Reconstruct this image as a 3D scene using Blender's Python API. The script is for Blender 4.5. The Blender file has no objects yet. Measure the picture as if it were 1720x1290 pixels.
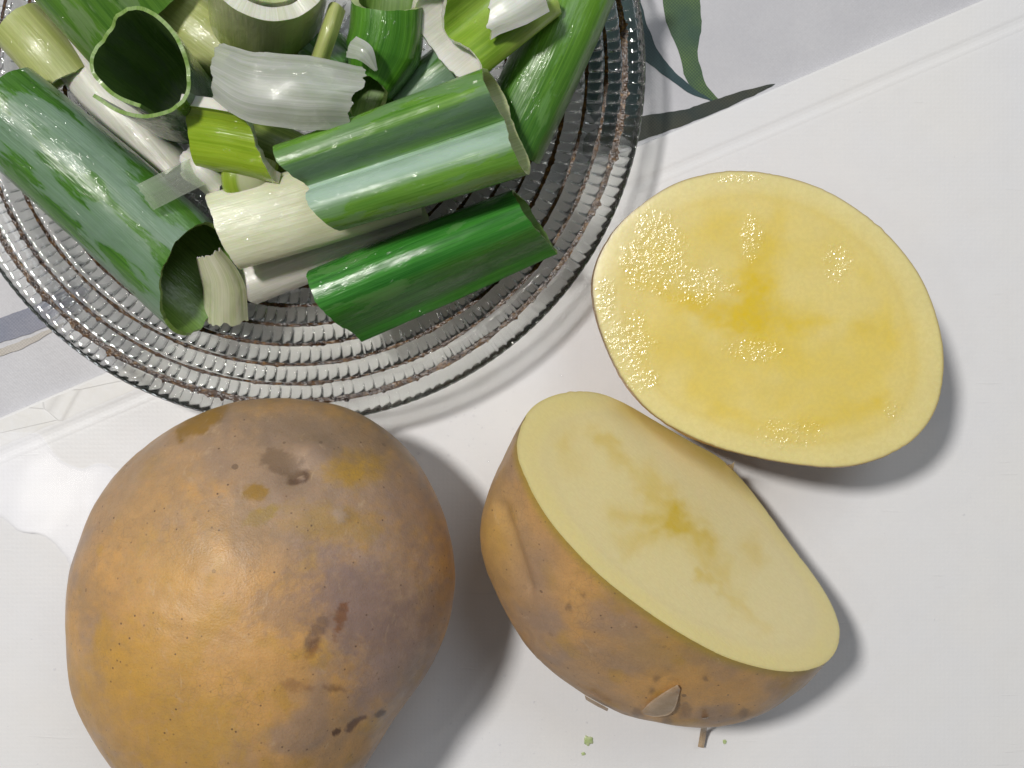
import bpy, math, random
from mathutils import Vector, Quaternion, noise as mnoise

random.seed(7)
CM = 0.01
scene = bpy.context.scene
col = scene.collection

# ------------------------------------------------------------------ camera
H = 24.0            # camera height above the board, cm
FPX = 1920.0        # focal length in photo pixels (photo is 1720 wide)
cam_data = bpy.data.cameras.new("camera")
cam_data.sensor_width = 36.0
cam_data.lens = 36.0 * FPX / 1720.0
cam_data.clip_start = 0.01
cam_data.clip_end = 50.0
cam = bpy.data.objects.new("camera", cam_data)
cam.location = (0, 0, H * CM)
col.objects.link(cam)
scene.camera = cam

# ------------------------------------------------------------------ world
world = bpy.data.worlds.new("World")
scene.world = world
world.use_nodes = True
wb = world.node_tree.nodes["Background"]
wb.inputs[0].default_value = (0.92, 0.96, 1.0, 1)
wb.inputs[1].default_value = 0.10

# ------------------------------------------------------------------ lamps (kitchen lamp, and the soft light of the room)
def area(name, loc, target, size, power, colr, shape='DISK', size_y=None, turn=0.0):
    l = bpy.data.lights.new(name, 'AREA')
    l.shape = shape
    l.size = size * CM
    if size_y:
        l.size_y = size_y * CM
    l.energy = power
    l.color = colr
    o = bpy.data.objects.new(name, l)
    o.location = Vector(loc) * CM
    d = (Vector(target) - Vector(loc)).normalized()
    o.rotation_euler = (d.to_track_quat('-Z', 'Y') @ Quaternion((0, 0, 1), math.radians(turn))).to_euler()
    col.objects.link(o)
    return o
area("kitchen_lamp", (-40, 25, 100), (0, 0, 0), 12, 8.4, (1.0, 0.965, 0.92))
area("second_lamp", (-50, -12, 100), (0, 0, 0), 12, 0.2, (1.0, 0.97, 0.93), 'ELLIPSE', 3.0, -42)
area("room_light", (45, 75, 130), (0, 0, 0), 70, 4.0, (0.88, 0.94, 1.0))

scene.view_settings.view_transform = 'Standard'
scene.view_settings.look = 'None'
scene.view_settings.gamma = 1.0
scene.view_settings.exposure = 0.0
scene.view_settings.use_curve_mapping = False
scene.render.engine = 'CYCLES'
cy = scene.cycles
cy.use_denoising = True
cy.max_bounces = 10
cy.transmission_bounces = 9
cy.transparent_max_bounces = 14
cy.glossy_bounces = 6
cy.diffuse_bounces = 4
cy.caustics_refractive = True
cy.caustics_reflective = True
cy.blur_glossy = 0.6
cy.sample_clamp_indirect = 20.0

# ------------------------------------------------------------------ helpers
def P(px, py, z):
    """world point (cm) at height z that lies under this spot of the photograph"""
    s = FPX / (H - z)
    return Vector(((px - 860.0) / s, -(py - 645.0) / s, z))

def to_px(p):
    s = FPX / (H - p[2])
    return (860.0 + p[0] * s, 645.0 - p[1] * s)

def tag(o, label=None, cat=None, group=None, kind=None):
    if label: o["label"] = label
    if cat: o["category"] = cat
    if group: o["group"] = group
    if kind: o["kind"] = kind
    return o

def mesh_obj(name, verts, faces, mats, parent=None, origin=(0, 0, 0), smooth=True,
             mat_idx=None, uvs=None, cols=None, floats=None):
    """verts in cm, world space; origin in cm"""
    og = Vector(origin)
    me = bpy.data.meshes.new(name)
    me.from_pydata([((v[0] - og.x) * CM, (v[1] - og.y) * CM, (v[2] - og.z) * CM) for v in verts], [], faces)
    if not isinstance(mats, (list, tuple)):
        mats = [mats]
    for m in mats:
        me.materials.append(m)
    if mat_idx:
        me.polygons.foreach_set("material_index", mat_idx)
    if smooth:
        me.polygons.foreach_set("use_smooth", [True] * len(me.polygons))
    if uvs:
        uvl = me.uv_layers.new(name="UVMap")
        flat = []
        for lp in me.loops:
            flat.extend(uvs[lp.vertex_index])
        uvl.data.foreach_set("uv", flat)
    if cols:
        a = me.color_attributes.new("Col", 'FLOAT_COLOR', 'POINT')
        flat = []
        for c in cols:
            flat.extend((c[0], c[1], c[2], 1.0))
        a.data.foreach_set("color", flat)
    if floats:
        for nm, vals in floats.items():
            a = me.attributes.new(nm, 'FLOAT', 'POINT')
            a.data.foreach_set("value", vals)
    me.update()
    o = bpy.data.objects.new(name, me)
    if parent is not None:
        o.parent = parent
        po = parent.get("_org", (0, 0, 0))
        o.location = ((og.x - po[0]) * CM, (og.y - po[1]) * CM, (og.z - po[2]) * CM)
    else:
        o.location = og * CM
    col.objects.link(o)
    return o

EMPTIES = []
def empty(name, loc):
    o = bpy.data.objects.new(name, None)
    o.empty_display_size = 0.01
    o.location = Vector(loc) * CM
    o["_org"] = tuple(loc)
    col.objects.link(o)
    EMPTIES.append(o)
    return o

def catmull(pts, n, closed=False):
    """resample points (any dimension) evenly by arc length along a Catmull-Rom curve"""
    pts = [Vector(p) for p in pts]
    m = len(pts)
    dense = []
    segs = m if closed else m - 1
    K = 14
    for i in range(segs):
        if closed:
            p0, p1, p2, p3 = pts[(i - 1) % m], pts[i], pts[(i + 1) % m], pts[(i + 2) % m]
        else:
            p1, p2 = pts[i], pts[i + 1]
            p0 = pts[i - 1] if i > 0 else p1 * 2 - p2
            p3 = pts[i + 2] if i + 2 < m else p2 * 2 - p1
        for k in range(K):
            t = k / K
            dense.append(0.5 * ((2 * p1) + (p2 - p0) * t + (2 * p0 - 5 * p1 + 4 * p2 - p3) * t * t
                                + (3 * p1 - p0 - 3 * p2 + p3) * t ** 3))
    dense.append(pts[0].copy() if closed else pts[-1].copy())
    L = [0.0]
    for a, b in zip(dense, dense[1:]):
        L.append(L[-1] + (b - a).length)
    out = []
    j = 0
    cnt = n if closed else n - 1
    for i in range(n):
        d = L[-1] * i / cnt
        while j < len(L) - 2 and L[j + 1] < d:
            j += 1
        f = (d - L[j]) / max(1e-9, L[j + 1] - L[j])
        out.append(dense[j].lerp(dense[j + 1], min(1, max(0, f))))
    return out

def fbm(v, octv=3):
    return mnoise.fractal(Vector(v), 1.0, 2.0, octv)

def sstep(a, b, x):
    t = min(1.0, max(0.0, (x - a) / (b - a)))
    return t * t * (3 - 2 * t)

def mix3(a, b, f):
    return (a[0] + (b[0] - a[0]) * f, a[1] + (b[1] - a[1]) * f, a[2] + (b[2] - a[2]) * f)

# ------------------------------------------------------------------ node helpers
class NT:
    def __init__(self, name):
        self.m = bpy.data.materials.new(name)
        self.m.use_nodes = True
        self.t = self.m.node_tree
        self.n = self.t.nodes
        self.l = self.t.links
        self.b = self.n["Principled BSDF"]
        self.out = self.n["Material Output"]
    def new(self, typ, **kw):
        x = self.n.new(typ)
        for k, v in kw.items():
            setattr(x, k, v)
        return x
    def link(self, a, b):
        self.l.new(a, b)
    def setin(self, node, key, val):
        s = node.inputs[key]
        if hasattr(val, "links") or isinstance(val, bpy.types.NodeSocket):
            self.link(val, s)
        else:
            s.default_value = val
    def objcm(self, sc=(1, 1, 1)):
        tc = self.new("ShaderNodeTexCoord")
        mp = self.new("ShaderNodeMapping")
        mp.inputs["Scale"].default_value = (100 * sc[0], 100 * sc[1], 100 * sc[2])
        self.link(tc.outputs["Object"], mp.inputs["Vector"])
        return mp.outputs[0]
    def uv(self, sc=(1, 1, 1), off=(0, 0, 0)):
        u = self.new("ShaderNodeUVMap", uv_map="UVMap")
        mp = self.new("ShaderNodeMapping")
        mp.inputs["Scale"].default_value = sc
        mp.inputs["Location"].default_value = off
        self.link(u.outputs[0], mp.inputs["Vector"])
        return mp.outputs[0]
    def noise(self, vec, scale, detail=3, rough=0.55, dist=0.0):
        x = self.new("ShaderNodeTexNoise")
        self.link(vec, x.inputs["Vector"])
        x.inputs["Scale"].default_value = scale
        x.inputs["Detail"].default_value = detail
        x.inputs["Roughness"].default_value = rough
        x.inputs["Distortion"].default_value = dist
        return x.outputs["Fac"]
    def voro(self, vec, scale, feature='F1', out="Distance", rnd=1.0):
        x = self.new("ShaderNodeTexVoronoi", feature=feature)
        self.link(vec, x.inputs["Vector"])
        x.inputs["Scale"].default_value = scale
        x.inputs["Randomness"].default_value = rnd
        return x.outputs[out]
    def ramp(self, fac, stops):
        x = self.new("ShaderNodeValToRGB")
        e = x.color_ramp.elements
        while len(e) > 1:
            e.remove(e[-1])
        for i, (p, c) in enumerate(stops):
            if not isinstance(c, (tuple, list)):
                c = (c, c, c)
            el = e[0] if i == 0 else e.new(p)
            el.position = p
            el.color = (c[0], c[1], c[2], 1)
        self.link(fac, x.inputs[0])
        return x.outputs[0]
    def mixc(self, fac, a, b, mode='MIX'):
        x = self.new("ShaderNodeMix", data_type='RGBA', blend_type=mode)
        for k, v in ((0, fac), (6, a), (7, b)):
            s = x.inputs[k]
            if isinstance(v, bpy.types.NodeSocket):
                self.link(v, s)
            elif isinstance(v, (tuple, list)):
                s.default_value = (v[0], v[1], v[2], 1)
            else:
                s.default_value = v
        return x.outputs[2]
    def math(self, op, a, b=None, c=None, clamp=False):
        x = self.new("ShaderNodeMath", operation=op, use_clamp=clamp)
        for i, v in enumerate((a, b, c)):
            if v is None: continue
            if isinstance(v, bpy.types.NodeSocket):
                self.link(v, x.inputs[i])
            else:
                x.inputs[i].default_value = v
        return x.outputs[0]
    def bump(self, height, dist_cm, strength=1.0, normal=None):
        x = self.new("ShaderNodeBump")
        x.inputs["Strength"].default_value = strength
        x.inputs["Distance"].default_value = dist_cm * CM
        self.link(height, x.inputs["Height"])
        if normal is not None:
            self.link(normal, x.inputs["Normal"])
        return x.outputs[0]
    def attr(self, name, out="Color"):
        x = self.new("ShaderNodeAttribute", attribute_name=name)
        return x.outputs[out]

# ------------------------------------------------------------------ materials
def m_cloth(name, base, var, weave=0.5):
    k = NT(name)
    v = k.objcm()
    w = k.new("ShaderNodeTexChecker")
    k.link(v, w.inputs["Vector"]); w.inputs["Scale"].default_value = 28.0
    n = k.noise(v, 14.0, 3)
    n2 = k.noise(v, 0.9, 3)
    c = k.mixc(k.ramp(n2, [(0.35, 0), (0.7, 1)]), base, var)
    c2 = k.mixc(k.math('MULTIPLY', w.outputs["Fac"], weave), c, tuple(x * 0.55 for x in base))
    c2 = k.mixc(k.math('MULTIPLY', n, 0.28), c2, tuple(x * 0.6 for x in base))
    k.link(c2, k.b.inputs["Base Color"])
    k.b.inputs["Roughness"].default_value = 0.42
    k.b.inputs["Specular IOR Level"].default_value = 0.4
    h = k.math('ADD', k.math('MULTIPLY', w.outputs["Fac"], 0.3), n)
    k.link(k.bump(h, 0.006, 0.6), k.b.inputs["Normal"])
    return k.m

M_CLOTH = m_cloth("oilcloth", (0.60, 0.60, 0.635), (0.65, 0.65, 0.68), 0.05)
M_LEAF_GREEN = m_cloth("print_green", (0.045, 0.105, 0.06), (0.13, 0.22, 0.05), 0.7)
M_LEAF_TEAL = m_cloth("print_teal", (0.022, 0.06, 0.07), (0.04, 0.09, 0.085), 0.4)
M_TWIG = m_cloth("print_twig", (0.018, 0.036, 0.034), (0.075, 0.07, 0.04), 0.5)
M_STRIPE = m_cloth("print_grey", (0.20, 0.22, 0.30), (0.30, 0.30, 0.36), 0.3)
M_TAN = m_cloth("print_tan", (0.52, 0.48, 0.42), (0.56, 0.53, 0.50), 0.3)

def m_board():
    k = NT("white_plastic")
    v = k.objcm()
    n = k.noise(v, 0.25, 3)
    n2 = k.noise(v, 1.7, 4, 0.6)
    c = k.mixc(k.ramp(n, [(0.35, 0), (0.65, 1)]), (0.82, 0.825, 0.845), (0.845, 0.84, 0.835))
    c = k.mixc(k.ramp(n2, [(0.45, 0), (0.8, 0.25)]), c, (0.77, 0.76, 0.75))
    # fine knife scratches
    sc = k.objcm((0.5, 9, 1))
    s1 = k.ramp(k.noise(sc, 1.1, 2, 0.5, 0.6), [(0.70, 0), (0.74, 1)])
    k.link(k.mixc(k.math('MULTIPLY', s1, 0.10), c, (0.55, 0.55, 0.55)), k.b.inputs["Base Color"])
    k.b.inputs["Roughness"].default_value = 0.40
    k.b.inputs["Specular IOR Level"].default_value = 0.28
    # moulded grain: a lattice of tiny dots
    d = k.voro(v, 10.5, rnd=0.12)
    dd = k.ramp(d, [(0.15, 1), (0.45, 0)])
    b1 = k.bump(dd, 0.004, 0.26)
    b2 = k.bump(k.noise(v, 5.0, 4, 0.6), 0.008, 0.5, b1)
    b3 = k.bump(s1, 0.004, 0.5, b2)
    k.link(b3, k.b.inputs["Normal"])
    return k.m
M_BOARD = m_board()

def m_strip():
    k = NT("worn_plastic")
    v = k.objcm()
    n = k.noise(v, 2.2, 5, 0.65, 0.8)
    crack = k.voro(k.objcm((0.8, 2.2, 1)), 0.55, 'DISTANCE_TO_EDGE')
    ck = k.ramp(crack, [(0.0, 1), (0.012, 0)])
    c = k.mixc(k.ramp(n, [(0.35, 0), (0.75, 1)]), (0.80, 0.80, 0.80), (0.77, 0.76, 0.73))
    c = k.mixc(k.math('MULTIPLY', ck, 0.35), c, (0.45, 0.43, 0.41))
    k.link(c, k.b.inputs["Base Color"])
    k.b.inputs["Roughness"].default_value = 0.4
    k.link(k.bump(k.math('SUBTRACT', n, ck), 0.01, 0.5), k.b.inputs["Normal"])
    return k.m
M_STRIP = m_strip()

def m_water():
    k = NT("water_skin")
    fr = k.new("ShaderNodeFresnel"); fr.inputs["IOR"].default_value = 1.33
    tr = k.new("ShaderNodeBsdfTransparent")
    tr.inputs[0].default_value = (0.965, 0.965, 0.975, 1)
    gl = k.new("ShaderNodeBsdfGlossy"); gl.inputs["Roughness"].default_value = 0.13
    mx = k.new("ShaderNodeMixShader")
    v = k.objcm()
    bp = k.bump(k.noise(v, 0.55, 2), 0.03, 0.6)
    k.link(bp, gl.inputs["Normal"])
    k.link(fr.outputs[0], mx.inputs[0]); k.link(tr.outputs[0], mx.inputs[1]); k.link(gl.outputs[0], mx.inputs[2])
    k.link(mx.outputs[0], k.out.inputs["Surface"])
    return k.m
M_WATER = m_water()

def m_glass():
    k = NT("pressed_glass")
    k.n.remove(k.b)
    rf = k.new("ShaderNodeBsdfRefraction")
    rf.inputs["IOR"].default_value = 1.5
    rf.inputs["Roughness"].default_value = 0.0
    rf.inputs["Color"].default_value = (0.98, 0.985, 0.97, 1)
    tr = k.new("ShaderNodeBsdfTransparent")
    tr.inputs[0].default_value = (0.975, 0.98, 0.97, 1)
    mx = k.new("ShaderNodeMixShader"); mx.inputs[0].default_value = 0.32
    k.link(tr.outputs[0], mx.inputs[1]); k.link(rf.outputs[0], mx.inputs[2])
    gs = k.new("ShaderNodeBsdfGlossy"); gs.inputs["Roughness"].default_value = 0.02
    fr = k.new("ShaderNodeFresnel"); fr.inputs["IOR"].default_value = 1.52
    m2 = k.new("ShaderNodeMixShader")
    k.link(fr.outputs[0], m2.inputs[0]); k.link(mx.outputs[0], m2.inputs[1]); k.link(gs.outputs[0], m2.inputs[2])
    k.link(m2.outputs[0], k.out.inputs["Surface"])
    return k.m
M_GLASS = m_glass()

def m_stain():
    k = NT("brown_residue")
    v = k.objcm()
    n = k.noise(v, 9, 4, 0.6)
    k.link(k.ramp(n, [(0.36, (0.014, 0.006, 0.003)), (0.56, (0.065, 0.028, 0.007)), (0.76, (0.26, 0.13, 0.03))]), k.b.inputs["Base Color"])
    k.b.inputs["Roughness"].default_value = 0.22
    k.link(k.bump(k.noise(v, 14, 3), 0.03, 0.9), k.b.inputs["Normal"])
    return k.m
M_STAIN = m_stain()

def m_skin():
    k = NT("potato_skin")
    v = k.objcm()
    base = k.attr("Col")
    fine = k.noise(v, 3.2, 6, 0.65)
    c = k.mixc(k.ramp(fine, [(0.35, 0.20), (0.62, 0)]), base, (0.20, 0.135, 0.085))
    micro = k.noise(v, 26, 3, 0.6)
    c = k.mixc(k.ramp(micro, [(0.5, 0), (0.72, 0.22)]), c, (0.24, 0.15, 0.08))
    # faint netting and scuffs
    net = k.voro(k.objcm((1, 1, 1)), 7.0, 'DISTANCE_TO_EDGE')
    netm = k.math('MULTIPLY', k.ramp(net, [(0.0, 1), (0.06, 0)]), k.ramp(k.noise(v, 0.9, 3), [(0.45, 0), (0.65, 0.32)]))
    c = k.mixc(netm, c, (0.26, 0.17, 0.10))
    sd = k.voro(v, 5.5)
    sm_ = k.math('MULTIPLY', k.ramp(sd, [(0.06, 1), (0.13, 0)]), k.ramp(k.noise(v, 1.3, 2), [(0.40, 0), (0.56, 0.9)]))
    c = k.mixc(sm_, c, (0.13, 0.08, 0.05))
    scf = k.ramp(k.noise(k.objcm((1.2, 0.5, 1)), 2.6, 5, 0.7, 1.2), [(0.62, 0), (0.70, 0.3)])
    c = k.mixc(scf, c, (0.62, 0.46, 0.30))
    # lenticels
    d = k.voro(v, 2.1)
    rc = k.voro(v, 2.1, out="Color")
    sep = k.new("ShaderNodeSeparateColor"); k.link(rc, sep.inputs[0])
    size = k.math('MULTIPLY_ADD', sep.outputs[0], 0.16, -0.03)
    dist = k.math('ADD', d, k.math('MULTIPLY', k.noise(v, 11, 2), 0.10))
    spot = k.math('LESS_THAN', k.math('SUBTRACT', dist, 0.05), size)
    soft = k.math('MULTIPLY', spot, k.math('MULTIPLY_ADD', sep.outputs[1], 0.55, 0.10))
    c = k.mixc(soft, c, (0.15, 0.095, 0.06))
    k.link(c, k.b.inputs["Base Color"])
    rr = k.ramp(k.noise(v, 1.1, 4, 0.6), [(0.35, 0.36), (0.65, 0.55)])
    k.link(rr, k.b.inputs["Roughness"])
    k.b.inputs["Specular IOR Level"].default_value = 0.36
    k.b.inputs["Subsurface Weight"].default_value = 0.12
    k.b.inputs["Subsurface Radius"].default_value = (0.0030, 0.0016, 0.0006)
    k.b.inputs["Subsurface Scale"].default_value = 1.0
    b1 = k.bump(micro, 0.012, 0.45)
    b2 = k.bump(fine, 0.03, 0.35, b1)
    b3 = k.bump(spot, 0.015, 0.6, b2)
    k.link(b3, k.b.inputs["Normal"])
    return k.m
M_SKIN = m_skin()

def m_flesh(name, wet, pale):
    k = NT(name)
    v = k.objcm()
    base = k.attr("Col")
    n = k.noise(v, 2.0, 4, 0.6)
    c = k.mixc(k.ramp(n, [(0.35, 0.22), (0.65, 0)]), base, pale)
    grain = k.noise(v, 13, 4, 0.65)
    c = k.mixc(k.ramp(grain, [(0.42, 0.14), (0.58, 0)]), c, tuple(x * y for x, y in zip(pale, (0.82, 0.76, 0.6))))
    k.link(c, k.b.inputs["Base Color"])
    k.b.inputs["Subsurface Weight"].default_value = 0.25
    k.b.inputs["Subsurface Radius"].default_value = (0.0040, 0.0026, 0.0008)
    k.b.inputs["Subsurface Scale"].default_value = 1.0
    if wet:
        # juice that beads on the fresh cut: drops gathered in patches
        mask = k.ramp(k.math('ADD', k.attr('wet', 'Fac'), k.math('MULTIPLY_ADD', k.noise(v, 2.2, 4, 0.65), 1.3, -0.75)), [(0.52, 0), (0.86, 1)])
        d = k.voro(k.objcm((1.0, 0.8, 1)), 14.0)
        drop = k.ramp(d, [(0.05, 1), (0.42, 0)])
        drop = k.math('MULTIPLY', drop, mask)
        big = k.math('MULTIPLY', k.ramp(k.noise(v, 9, 3, 0.6), [(0.45, 0), (0.7, 1)]), mask)
        k.link(k.ramp(mask, [(0, 0.27), (1, 0.14)]), k.b.inputs["Roughness"])
        b1 = k.bump(k.noise(v, 7, 3), 0.008, 0.3)
        b2 = k.bump(drop, 0.013, 0.55, b1)
        k.link(k.bump(big, 0.015, 0.5, b2), k.b.inputs["Normal"])
        k.b.inputs["Coat Weight"].default_value = 0.35
        k.b.inputs["Coat Roughness"].default_value = 0.08
        k.link(b2, k.b.inputs["Coat Normal"])
        k.b.inputs["Specular IOR Level"].default_value = 0.55
    else:
        k.b.inputs["Roughness"].default_value = 0.34
        k.b.inputs["Specular IOR Level"].default_value = 0.5
        saw = k.noise(k.objcm((0.9, 0.9, 3.0)), 7, 5, 0.65)
        k.link(k.bump(saw, 0.010, 0.4), k.b.inputs["Normal"])
    return k.m
M_FLESH_WET = m_flesh("potato_flesh_wet", True, (0.70, 0.60, 0.26))
M_FLESH_DRY = m_flesh("potato_flesh_dry", False, (0.92, 0.80, 0.45))

def m_leek(name, c0, c1, c2=None, wax=None, wax_amt=0.5, rough=0.2, sss=0.12, seed=0.0, streak=0.6, transl=0.0, stripe=None, relief=1.0):
    """c0 / c1: the two greens that alternate in streaks along the leaf; c2: colour towards the far end;
    wax: matt bluish bloom that water has rubbed off in patches"""
    k = NT(name)
    uv = k.uv((1, 1, 1), (seed * 3.1, seed * 1.7, 0))
    st = k.noise(k.uv((0.22, 9.0, 1), (seed, seed, 0)), 1.0, 4, 0.6, 0.15)
    st2 = k.noise(k.uv((0.5, 26.0, 1), (seed, seed, 0)), 1.0, 3, 0.6)
    lo = k.noise(k.uv((0.6, 1.4, 1), (seed, 2 * seed, 0)), 1.0, 3, 0.6)
    vein = k.ramp(k.noise(k.uv((0.05, 15.0, 1), (seed * 1.3, seed, 0)), 1.0, 2, 0.5), [(0.44, 0), (0.5, 1), (0.56, 0)])
    f = k.math('ADD', k.math('MULTIPLY', st, streak), k.math('MULTIPLY', lo, 1 - streak))
    c = k.mixc(k.ramp(f, [(0.38, 0), (0.62, 1)]), c0, c1)
    if c2 is not None:
        g = k.attr("along", "Fac")
        c = k.mixc(k.ramp(k.math('ADD', g, k.math('MULTIPLY_ADD', lo, 0.5, -0.25)), [(0.15, 0), (0.85, 1)]), c, c2)
    c = k.mixc(k.math('MULTIPLY', vein, 0.16), c, tuple(min(1, x * 1.5 + 0.05) for x in c1))
    k.link(k.mixc(k.ramp(st2, [(0.5, 0), (0.7, 0.25)]), c, tuple(min(1, x * 1.6 + 0.03) for x in c1)), k.b.inputs["Base Color"])
    colsock = k.b.inputs["Base Color"].links[0].from_socket
    rsock = None
    if wax is not None:
        wn = k.noise(k.uv((0.55, 2.2, 1), (seed * 2 + 5, seed, 0)), 1.0, 5, 0.6, 0.3)
        wm = k.ramp(wn, [(0.61 - 0.3 * wax_amt, 0), (0.65 - 0.3 * wax_amt, 0.6), (0.80 - 0.2 * wax_amt, 0.85)])
        wc = k.mixc(k.ramp(st2, [(0.35, 0), (0.7, 1)]), wax, tuple(x * 0.72 for x in wax))
        cc = k.mixc(wm, colsock, wc)
        k.link(cc, k.b.inputs["Base Color"])
        rsock = k.ramp(wm, [(0, rough * 1.7), (1, 0.46)])
        k.link(rsock, k.b.inputs["Roughness"])
    else:
        k.link(k.ramp(lo, [(0.3, rough * 1.1), (0.7, rough * 2.0)]), k.b.inputs["Roughness"])
    if stripe:
        cc = k.b.inputs["Base Color"].links[0].from_socket
        ac = k.math('ADD', k.attr("across", "Fac"), k.math('MULTIPLY_ADD', st2, 0.03, -0.015))
        for v0, v1, sc_, stg in stripe:
            sm = k.ramp(ac, [(v0 - 0.012, 0), (v0 + 0.004, stg), (v1 - 0.03, stg), (v1 + 0.02, 0)])
            sm = k.math('MULTIPLY', sm, k.ramp(lo, [(0.25, 0.45), (0.5, 1)]))
            cc = k.mixc(sm, cc, sc_)
        k.link(cc, k.b.inputs["Base Color"])
    k.b.inputs["Specular IOR Level"].default_value = 0.5
    k.b.inputs["Subsurface Weight"].default_value = sss
    k.b.inputs["Subsurface Radius"].default_value = (0.0012, 0.0022, 0.0005)
    k.b.inputs["Subsurface Scale"].default_value = 1.0
    # water clinging to it
    k.b.inputs["Coat Weight"].default_value = 0.5
    k.b.inputs["Coat Roughness"].default_value = 0.05
    k.b.inputs["Coat IOR"].default_value = 1.33
    drops = k.math('ADD', k.ramp(k.noise(k.uv((1.8, 4.2, 1), (seed + 9, seed, 0)), 1.0, 2, 0.5, 0.4), [(0.56, 0), (0.68, 1)]),
                   k.math('MULTIPLY', k.noise(k.uv((2.6, 7.0, 1), (seed, seed + 3, 0)), 1.0, 3, 0.6), 0.9))
    fib = k.bump(st2, 0.012 * relief, 0.5)
    und = k.bump(lo, 0.12 * relief, 0.4, fib)
    k.link(und, k.b.inputs["Normal"])
    k.link(k.bump(drops, 0.05, 0.85, k.bump(st2, 0.006, 0.5)), k.b.inputs["Coat Normal"])
    if transl > 0:
        tb = k.new("ShaderNodeBsdfTransparent")
        tb.inputs[0].default_value = (0.92, 0.95, 0.88, 1)
        mx = k.new("ShaderNodeMixShader"); mx.inputs[0].default_value = 1 - transl
        k.link(tb.outputs[0], mx.inputs[1]); k.link(k.b.outputs[0], mx.inputs[2])
        k.link(mx.outputs[0], k.out.inputs["Surface"])
    return k.m

# ================================================================== THE SETTING
# ------------------------------------------------------------------ table cloth
ZC = -0.16
def sheet(name, poly_px, z, mat, parent, n=90, wob=0.02):
    pts = catmull([P(a, b, z) for a, b in poly_px], n, True)
    c = sum(pts, Vector()) / n
    vs = [c] + [Vector((p.x + wob * fbm((p.x * 4, p.y * 4, 1)), p.y + wob * fbm((p.x * 4, p.y * 4, 7)), z)) for p in pts]
    # ear-safe triangulation: one n-gon
    return mesh_obj(name, vs[1:], [list(range(n))[::-1]], mat, parent, smooth=False)

cloth = mesh_obj("tablecloth", [(-45, -45, ZC), (45, -45, ZC), (45, 45, ZC), (-45, 45, ZC)], [(0, 1, 2, 3)], M_CLOTH, smooth=False)
tag(cloth, "pale lilac grey tablecloth with printed leaves under the dish and board", kind="structure")
cloth["_org"] = (0, 0, 0)
PZ = ZC + 0.006
LEAVES = [
    ("printed_leaf", [(1108, -140), (1113, 0), (1124, 50), (1143, 95), (1150, 130), (1166, 152), (1196, 172), (1212, 172), (1186, 142),
                      (1172, 88), (1178, 50), (1176, 0), (1172, -140)], M_LEAF_GREEN, 0),
    ("printed_leaf", [(1062, -60), (1078, 10), (1092, 55), (1112, 95), (1148, 135), (1190, 165), (1202, 172), (1160, 157), (1120, 130),
                      (1092, 108), (1076, 98), (1040, 60), (1020, -60)], M_LEAF_TEAL, 1),
    ("printed_leaf", [(1000, -90), (1040, -20), (1075, 90), (1082, 160), (1066, 225), (1030, 235), (985, 180), (960, 60), (955, -80)], M_LEAF_TEAL, 2),
    ("printed_twig", [(1302, 141), (1250, 152), (1205, 166), (1150, 184), (1085, 194), (990, 222), (990, 268), (1088, 232), (1160, 206), (1240, 172)], M_TWIG, 3),
    ("printed_leaf", [(-60, 562), (0, 534), (60, 512), (130, 480), (150, 500), (110, 532), (62, 556), (0, 576), (-60, 596)], M_STRIPE, 4),
    ("printed_leaf", [(-60, 604), (0, 586), (62, 562), (110, 540), (60, 574), (0, 598)], M_TAN, 5),
    ("printed_leaf", [(160, 250), (120, 360), (200, 470), (330, 430), (300, 330)], M_LEAF_TEAL, 6),
]
for nm, poly, m, i in LEAVES:
    sheet(nm, poly, PZ + 0.003 * i, m, cloth)

# ------------------------------------------------------------------ cutting board (thin white plastic)
e0 = P(0, 701, 0)
e1 = P(1650, 0, 0)
ED = (e1 - e0).normalized()                 # along the edge
EN = Vector((ED.y, -ED.x, 0))               # into the board
board = empty("cutting_board", (e0 + ED * 10 + EN * 8))
tag(board, "white plastic cutting board with a grooved edge under the potatoes", "cutting board")
prof = [(0.0, -0.15), (0.0, -0.03), (0.015, -0.008), (0.05, 0.0), (0.60, 0.0), (0.63, -0.003), (0.67, -0.010), (0.74, -0.013), (0.80, -0.009),
        (0.84, -0.002), (0.88, -0.0005), (0.92, -0.003), (0.96, -0.001), (1.0, 0.0), (26.0, 0.0), (26.0, -0.15)]
vs, fs = [], []
NS = 60
for i in range(NS + 1):
    a = -16 + 52 * i / NS
    for (v, z) in prof:
        jit = 0.006 * fbm((a * 0.8, 3, v)) if v < 1 else 0
        p = e0 + ED * a + EN * (v + jit)
        vs.append((p.x, p.y, z))
m = len(prof)
for i in range(NS):
    for j in range(m - 1):
        fs.append((i * m + j, (i + 1) * m + j, (i + 1) * m + j + 1, i * m + j + 1))
mesh_obj("panel", vs, fs, M_BOARD, board, smooth=False)
# worn strip along the edge, left of the dish
def strip(a0, a1, v0, v1, z, mat, name):
    vs, fs = [], []
    n = 40
    for i in range(n + 1):
        a = a0 + (a1 - a0) * i / n
        for j, v in enumerate((v0, v1)):
            vv = v + 0.025 * fbm((a * 2.2, j * 7.0, 2.0))
            p = e0 + ED * (a + (0.12 * j)) + EN * vv
            vs.append((p.x, p.y, z))
    for i in range(n):
        fs.append((2 * i, 2 * i + 2, 2 * i + 3, 2 * i + 1))
    return mesh_obj(name, vs, fs, mat, board, smooth=False)
strip(-3.0, 3.2, 0.06, 0.57, 0.004, M_STRIP, "edge_strip")

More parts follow.
